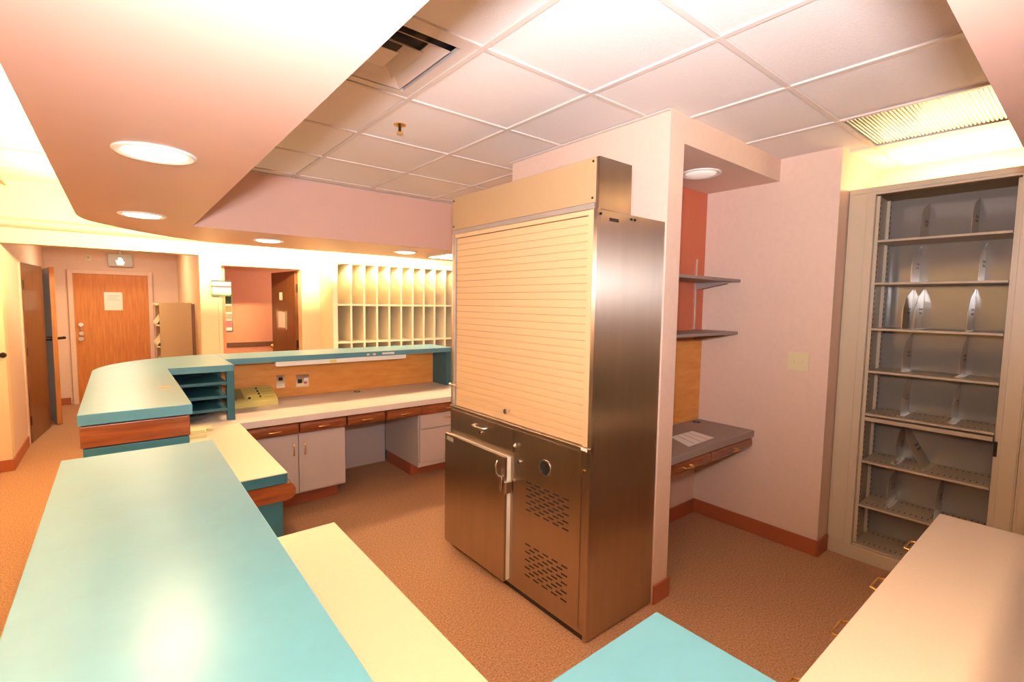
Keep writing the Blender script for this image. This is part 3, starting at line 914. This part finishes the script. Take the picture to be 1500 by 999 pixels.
# loose divider plates
def divider(label, y, z, lean=0.0, hgt=0.235, depth=0.21, xb=XF + 0.306):
    t = thing('file_divider', label, 'divider', (xb - depth / 2, y, z), 'metal dividers on the file shelves')
    m = MB()
    prof = [(xb - depth, 0.0), (xb, 0.0), (xb, hgt), (xb - 0.03, hgt), (xb - depth * 0.72, hgt * 0.80), (xb - depth, hgt * 0.48)]
    n0 = len(m.v)
    for dy in (0, 0.0016):
        for x, h_ in prof:
            m.v.append((x, y + dy + math.sin(lean) * h_, z + 0.0008 + math.cos(lean) * h_))
    k = len(prof)
    m.f.append(tuple(range(k))[::-1]); m.f.append(tuple(range(k, 2 * k)))
    for i in range(k):
        j = (i + 1) % k
        m.f.append((i, j, k + j, k + i))
    m.box(xb - depth, xb, y - 0.02, y + 0.02, z + 0.0002, z + 0.0014)
    m.build('plate', 'plate_metal', t)
    m = MB()
    for xq in (xb - depth * 0.45, xb - depth * 0.25):
        for hq in (hgt * 0.38, hgt * 0.48):
            yy = y + math.sin(lean) * hq
            m.box(xq, xq + 0.012, yy - 0.0012, yy + 0.0030, z + math.cos(lean) * hq, z + math.cos(lean) * hq + 0.012)
    m.build('slots', 'dark_gap', t)['kind'] = 'stuff'
    return t


ORD = ['top', 'second', 'third', 'fourth', 'fifth', 'sixth', 'seventh']
DV = [(0.74, 0.515), (0.765, 0.47), (0.79, 0.735, 0.50), (0.775, 0.515), (0.765, 0.53), (0.775,), (0.80, 0.57)]
for i, ys in enumerate(DV):
    for q, y in enumerate(ys):
        if len(ys) == 3:
            where = ('by the pink wall', 'middle one of three', 'by the closed one')[q]
        elif len(ys) == 1:
            where = 'upright beside the slumped one'
        else:
            where = ('on the pink wall side', 'nearer the closed cabinet')[q]
        divider('metal divider on the %s shelf of the open file cabinet, %s' % (ORD[i], where), y, SH[i], hgt=0.23 if i != 2 else 0.24)
t = divider('metal divider slumped over sideways on the file shelf', 0.64, SH[5], lean=R(30), hgt=0.255)
del t['group']
t = thing('file_divider', 'fallen metal divider lying on the bottom file shelf', 'divider', (XF + 0.1, 0.58, SH[7]))
mm = MB()
mm.prism([(0.50, SH[7] + 0.002), (0.66, SH[7] + 0.002), (0.58, SH[7] + 0.12), (0.50, SH[7] + 0.14)], XF + 0.05, XF + 0.053, 'x')
mm.box(XF + 0.03, XF + 0.16, 0.50, 0.66, SH[7] + 0.0005, SH[7] + 0.002)
mm.build('plate', 'plate_metal', t)

t = thing('file_cabinet', 'closed putty metal file cabinet with a small key lock', 'cabinet', (3.9, -0.18, 0))
box(XF, 4.235, -0.60, YR - 0.002, 0, ZF).build('body', 'putty_metal', t)
box(XF - 0.004, XF - 0.0003, -0.58, YR - 0.012, 0.09, ZF - 0.03).build('door_panel', 'putty_metal', t, bev=0.002)
box(XF - 0.006, XF - 0.0003, -0.60, YR - 0.002, ZF - 0.026, ZF).build('header', 'putty_metal', t, bev=0.002)
lk = MB().tube([(XF - 0.004, 0.215, 0.88), (XF - 0.014, 0.215, 0.88)], 0.010, 12).build('lock', 'brass', t, smooth=True)
box(XF - 0.0055, XF - 0.0042, 0.195, 0.232, 0.905, 0.917).build('label_plate', 'grid_metal', t)
# tubes on top of the file cabinets
for a, b in (((3.98, 0.95, ZF + 0.05), (3.98, -0.25, ZF + 0.05)),):
    tube_lamp(a, b, 'warm fluorescent tube lying on top of the file cabinets', None, 'tube_file', 0.042)

# ------------------------------------------------------------------ front desk (right) with drawers
t = thing('worktop', 'pale worktop in front of the open file cabinet', 'worktop', (1.65, 0.2, 0))
box(0.625, 2.66, -0.14, 0.392, ZD - 0.04, ZD).build('top', 'desk_laminate', t, bev=0.003)
for k, (x0, x1, lab) in enumerate(((1.00, 1.42, 'drawer base under the pale worktop beside the teal corner'), (1.43, 1.78, 'middle drawer base under the pale worktop'), (1.79, 2.16, 'drawer base third from the teal corner under the pale worktop'), (2.17, 2.64, 'drawer base at the free end of the pale worktop'))):
    t = thing('base_cabinet', lab, 'cabinet', (0.5 * (x0 + x1), 0.15, 0))
    box(x0, x1, -0.12, 0.345, 0.10, ZD - 0.041).build('body', 'cabinet_face', t)
    box(x0, x1, -0.10, 0.30, 0, 0.10).build('toe_kick', 'rubber_base', t)
    for z0, z1 in ((0.60, 0.70), (0.36, 0.595), (0.11, 0.355)):
        d = box(x0 + 0.003, x1 - 0.003, 0.3455, 0.368, z0, z1).build('drawer', 'cabinet_face', t, bev=0.002)
        xm = {0: 1.25, 1: 1.61, 2: 1.98, 3: 2.41}[k]
        zm = z1 - 0.035
        pull((xm - 0.05, 0.368, zm), (xm + 0.05, 0.368, zm), (0, 0.075 if z0 > 0.5 else 0.03, 0)).build('handle', 'brass', d, smooth=True)
t = thing('counter_ledge', 'teal raised ledge over the public side of the pale worktop', 'counter', (1.7, -0.15, 0))
box(1.25, 2.66, -0.36, 0.062, ZC - 0.045, ZC).build('ledge_top', 'teal_top', t, bev=0.002)
box(1.25, 2.66, -0.25, -0.145, 0, ZC - 0.046).build('half_wall', 'teal', t)

# ------------------------------------------------------------------ pigeonhole wall unit
UX0, UX1, UYF = 1.972, 3.70, 5.78
t = thing('pigeonhole_unit', 'tall cream pigeonhole shelving unit against the back wall', 'shelf', (2.8, 6.0, 0))
box(UX0, UX0 + 0.055, UYF, YB - 0.001, 0, 2.10).build('side_panel', 'cream_laminate', t)
box(UX1 - 0.03, UX1, UYF, YB - 0.001, 0, 2.10).build('side_panel', 'cream_laminate', t)
box(UX0 + 0.055, UX1 - 0.03, YB - 0.016, YB - 0.001, 0, 2.10).build('back_panel', 'cream_laminate', t)
box(UX0 + 0.055, UX1 - 0.03, UYF, YB - 0.017, 2.045, 2.10).build('top_panel', 'cream_laminate', t)
for z in (1.565, 1.112, 0.66):
    box(UX0 + 0.056, UX1 - 0.031, UYF, YB - 0.017, z - 0.022, z).build('shelf', 'cream_laminate', t)
ncol = 10
pw = (UX1 - 0.03 - UX0 - 0.055) / ncol
dv = None
for k in range(1, ncol):
    x = UX0 + 0.055 + k * pw
    if dv is None:
        dv = []
        for z0, z1 in ((1.566, 2.044), (1.113, 1.542), (0.661, 1.089)):
            dv.append((box(x - 0.012, x + 0.012, UYF + 0.002, YB - 0.018, z0, z1).build('partition', 'cream_laminate', t)))
    else:
        for d in dv:
            o = d.copy(); C.objects.link(o); o.location = ((k - 1) * pw, 0, 0)
box(UX0 + 0.056, UX1 - 0.031, UYF + 0.001, UYF + 0.02, 0.0, 0.637).build('base_front', 'cream_laminate', t)
tube_lamp((2.1, 6.05, 2.145), (3.3, 6.05, 2.145), 'warm fluorescent tube lying on top of the pigeonhole unit', None, 'tube_file', 0.043)

# ------------------------------------------------------------------ hallway things
t = struct(thing('door_1', 'closed oak door with a paper notice at the end of the hallway', 'door', (-0.06, 9.66, 0)))
box(-0.50, 0.38, 9.63, 9.664, 0.005, 1.945).build('leaf', 'door_wood', t)
f = MB()
f.box(-0.56, -0.501, 9.615, 9.664, 0, 2.005); f.box(0.381, 0.44, 9.615, 9.664, 0, 2.005); f.box(-0.501, 0.381, 9.615, 9.664, 1.946, 2.005)
f.build('frame', 'pink_wall', t, bev=0.004)
MB().tube([(-0.435, 9.63, 0.98), (-0.435, 9.58, 0.98), (-0.435, 9.565, 0.98), (-0.435, 9.555, 0.98)], [0.045, 0.02, 0.036, 0.03], 16).build('knob', 'chrome', t, smooth=True)
MB().tube([(-0.435, 9.63, 1.06), (-0.435, 9.615, 1.06)], 0.028, 16).build('deadbolt', 'chrome', t, smooth=True)
MB().tube([(-0.435, 9.63, 1.19), (-0.435, 9.605, 1.19)], [0.036, 0.03], 16).build('push_lock', 'chrome', t, smooth=True)
MB().tube([(-0.435, 9.62, 1.165), (-0.43, 9.59, 1.12), (-0.43, 9.585, 1.10)], 0.012, 8).build('lever', 'chrome', t, smooth=True)
t = thing('door_notice', 'white printed notice taped to the oak hallway door', 'notice', (-0.05, 9.63, 1.54))
box(-0.157, 0.060, 9.6275, 9.6297, 1.405, 1.68).build('sheet', 'paper', t)
for k in range(3):
    box(-0.115, 0.02 - 0.03 * (k % 2), 9.6268, 9.6274, 1.62 - k * 0.03, 1.626 - k * 0.03).build('print_line', 'grey_sign', t)
t = thing('wall_sign', 'small square ivory wall sign above the oak door', 'sign', (-0.31, 9.66, 2.18))
box(-0.347, -0.281, 9.652, 9.6645, 2.133, 2.23).build('plate', 'ivory_plastic', t, bev=0.002)
MB().tube([(-0.314, 9.652, 2.19), (-0.314, 9.645, 2.19)], 0.02, 12).build('button', 'grey_sign', t)
t = thing('exit_sign', 'grey glass ceiling sign with a glowing white mark over the oak door', 'sign', (0.05, 9.6, 2.08))
box(-0.088, 0.205, 9.595, 9.606, 2.075, 2.26).build('panel', 'grey_sign', t, bev=0.002)
sg = MB()
pp = [(0.02, 2.10), (0.09, 2.10), (0.105, 2.145), (0.085, 2.155), (0.085, 2.185), (0.06, 2.21), (0.03, 2.205), (0.035, 2.175), (0.0, 2.16)]
n0 = 0
for yy in (9.5945, 9.590):
    for x, z in pp:
        sg.v.append((x, yy, z))
k = len(pp)
sg.f.append(tuple(range(k))); sg.f.append(tuple(range(k, 2 * k))[::-1])
for i in range(k):
    j = (i + 1) % k
    sg.f.append((i, j, k + j, k + i))
sg.build('lit_mark', 'sign_light', t)
box(0.04, 0.07, 9.596, 9.605, 2.26, 2.45).build('hanger', 'grey_sign', t)

# left hallway double door
t = struct(thing('door_2', 'dark wood double door leaf barely open in the hallway wall', 'door', (-0.80, 7.7, 0)))
MB().prism([(-0.815, 7.30), (-0.775, 7.295), (-0.690, 8.10), (-0.730, 8.105)], 0.006, 1.955).build('leaf', 'dark_door_wood', t)
f = MB()
f.box(-0.82, -0.786, 7.24, 7.299, 0, 2.0); f.box(-0.82, -0.786, 7.299, 8.96, 1.956, 2.0)
f.build('frame', 'pink_wall', t)
for z in (0.25, 1.0, 1.72):
    box(-0.775, -0.768, 7.295, 7.315, z - 0.05, z + 0.05).build('hinge', 'dark_metal', t)
t = struct(thing('door_3', 'second hallway door leaf standing ajar with a lever handle', 'door', (-0.79, 8.94, 0)))
m = MB()
a = Vector((-0.76, 8.98, 0)); b = Vector((-0.615, 8.20, 0)); d = (b - a).normalized(); n_ = Vector((-d.y, d.x, 0)) * 0.022
m.prism([((a + n_).x, (a + n_).y), ((a - n_).x, (a - n_).y), ((b - n_).x, (b - n_).y), ((b + n_).x, (b + n_).y)], 0.008, 1.96)
m.build('leaf', 'door_wood', t)
side = n_ if (n_.x < 0) else -n_
m = MB()
p0, p1 = b + side * 1.02 - d * 0.005, a + side * 1.02
q0, q1 = b + side * 1.12 - d * 0.005, a + side * 1.12
m.prism([(p0.x, p0.y), (p1.x, p1.y), (q1.x, q1.y), (q0.x, q0.y)], 0.01, 1.955)
m.build('grey_facing', 'grey_shelf', t)
lv = b - d * 0.07
m = MB()
m.tube([lv + side * 1.1 + Vector((0, 0, 1.08)), lv + side * 3.4 + Vector((0, 0, 1.08))], 0.026, 10)
m.tube([lv + side * 3.4 + Vector((0, 0, 1.08)), lv + side * 3.4 - d * 0.11 + Vector((0, 0, 1.08))], 0.013, 8)
m.build('lever_handle', 'dark_metal', t, smooth=True)
m = MB()
m.tube([lv - side * 1.0 + Vector((0, 0, 1.08)), lv - side * 4.6 + Vector((0, 0, 1.085))], 0.016, 8)
m.tube([lv - side * 4.4 + Vector((0, 0, 1.085)), lv - side * 4.4 - d * 0.11 + Vector((0, 0, 1.085))], 0.013, 8)
m.build('lever_handle', 'dark_metal', t, smooth=True)
t = thing('wall_hook', 'small dark knob on the cream wall by the hallway corner', 'knob', (-0.815, YB, 1.07))
MB().tube([(-0.815, YB, 1.07), (-0.815, YB - 0.03, 1.07), (-0.815, YB - 0.032, 1.07), (-0.815, YB - 0.05, 1.07)], [0.012, 0.012, 0.026, 0.02], 12).build('knob', 'dark_metal', t, smooth=True)

# magazine rack in the hall
t = thing('magazine_rack', 'beige chest-high magazine rack against the hallway wall', 'rack', (0.57, 8.0, 0))
box(0.40, 0.74, 7.50, 7.525, 0, 1.545).build('side_panel', 'hood_panel', t, bev=0.003)
box(0.40, 0.74, 8.30, 8.325, 0, 1.545).build('side_panel', 'hood_panel', t, bev=0.003)
box(0.725, 0.745, 7.525, 8.30, 0, 1.54).build('back_panel', 'hood_panel', t)
for z in (0.40, 0.70, 1.0, 1.27, 1.53):
    box(0.365, 0.724, 7.526, 8.299, z - 0.02, z).build('shelf', 'ivory_plastic', t)
for z in (0.45, 0.72, 1.02, 1.29):
    m = MB()
    for y in (7.53, 8.295):
        m.v += [(0.37, y, z - 0.01), (0.50, y, z + 0.19), (0.505, y, z + 0.185), (0.375, y, z - 0.015)]
    m.f += [(0, 1, 2, 3), (7, 6, 5, 4), (0, 4, 5, 1), (1, 5, 6, 2), (2, 6, 7, 3), (3, 7, 4, 0)]
    m.build('sloped_rest', 'ivory_plastic', t)
box(0.746, 0.774, 7.50, 7.56, 0, 1.53).build('back_edge', 'dark_door_wood', t)

# flag sign on the wall beside the doorway, wall chart inside
t = thing('projecting_sign', 'small striped wall sign with red band beside the open doorway', 'sign', (0.90, YB, 1.63))
xa, xb_, ya = 0.808, 0.99, YB - 0.035
for z0, z1, mm in ((1.79, 1.805, 'dark_gap'), (1.748, 1.7899, 'paper'), (1.728, 1.7479, 'red_print'), (1.70, 1.7279, 'paper'), (1.68, 1.6999, 'paper'), (1.655, 1.6799, 'ivory_plastic'), (1.635, 1.6549, 'green_print')):
    box(xa, xb_, ya, YB - 0.0125 if mm != 'paper' else YB - 0.013, z0, z1).build('band', mm, t)
t = thing('wall_chart', 'framed coloured wall chart on the coral wall inside the doorway', 'poster', (1.25, 8.29, 1.35))
box(1.08, 1.335, 8.283, 8.2995, 1.11, 1.68).build('frame', 'chrome', t, bev=0.003)
z = 1.66
for hgt, mm in ((0.13, 'green_print'), (0.03, 'paper'), (0.09, 'ochre_print'), (0.03, 'paper'), (0.08, 'grey_sign'), (0.02, 'paper'), (0.10, 'pink_print'), (0.05, 'paper')):
    box(1.095, 1.32, 8.281, 8.2825, z - hgt + 0.002, z).build('print_band', mm, t)
    z -= hgt
# open door in the back room
t = struct(thing('door_4', 'dark wood door open into the coral room with a paper holder', 'door', (1.73, 6.42, 0)))
a = Vector((1.745, 6.44, 0)); b = Vector((1.66, 7.24, 0)); d = (b - a).normalized(); n_ = Vector((-d.y, d.x, 0)) * 0.02
m = MB()
m.prism([((a + n_).x, (a + n_).y), ((a - n_).x, (a - n_).y), ((b - n_).x, (b - n_).y), ((b + n_).x, (b + n_).y)], 0.008, 1.965)
m.build('leaf', 'dark_door_wood', t)
s_ = n_ if n_.x < 0 else -n_


def on_leaf(u0, u1, z0, z1, th0, th1, nm, mm, par=None):
    m = MB()
    p = [a + d * u0 + s_ * th0, a + d * u1 + s_ * th0, a + d * u1 + s_ * th1, a + d * u0 + s_ * th1]
    m.prism([(q.x, q.y) for q in p], z0, z1)
    return m.build(nm, mm, par or t)


kn = b - d * 0.07
MB().tube([kn + s_ + Vector((0, 0, 0.98)), kn + s_ * 2.2 + Vector((0, 0, 0.98)), kn + s_ * 2.4 + Vector((0, 0, 0.98)), kn + s_ * 3.6 + Vector((0, 0, 0.98))], [0.012, 0.012, 0.03, 0.024], 12).build('knob', 'brass', t, smooth=True)
on_leaf(0.42, 0.52, 1.60, 1.70, 1.02, 1.1, 'door_number', 'paper')
on_leaf(0.28, 0.62, 1.22, 1.46, 1.02, 1.25, 'paper_holder', 'plate_metal')
on_leaf(0.33, 0.56, 1.24, 1.44, 1.27, 1.32, 'sheet', 'paper')
for z in (0.3, 1.05, 1.75):
    MB().tube([a + Vector((0.0, -0.02, z - 0.05)), a + Vector((0.0, -0.02, z + 0.05))], 0.012, 8).build('hinge', 'dark_metal', t)

# ------------------------------------------------------------------ lamps of the hidden side rooms
def ceiling_lamp(x, y, z, sx, sy, label, power, col):
    t = thing('ceiling_light', label, 'light', (x, y, z))
    box(x - sx / 2, x + sx / 2, y - sy / 2, y + sy / 2, z - 0.03, z - 0.0005).build('housing', 'white_paint', t)
    L = bpy.data.lights.new('lamp', 'AREA')
    L.shape = 'RECTANGLE'; L.size = sx * 0.9; L.size_y = sy * 0.9; L.energy = power; L.color = col
    o = bpy.data.objects.new('lamp', L); C.objects.link(o); o.parent = t
    o.location = (0, 0, -0.035)
    return t


ceiling_lamp(0.0, 8.3, 2.45, 0.6, 0.6, 'square ceiling light in the hallway', 26, (1.0, 0.80, 0.55))
ceiling_lamp(2.3, 7.3, 2.45, 0.6, 0.6, 'square ceiling light in the coral room', 18, (1.0, 0.80, 0.58))
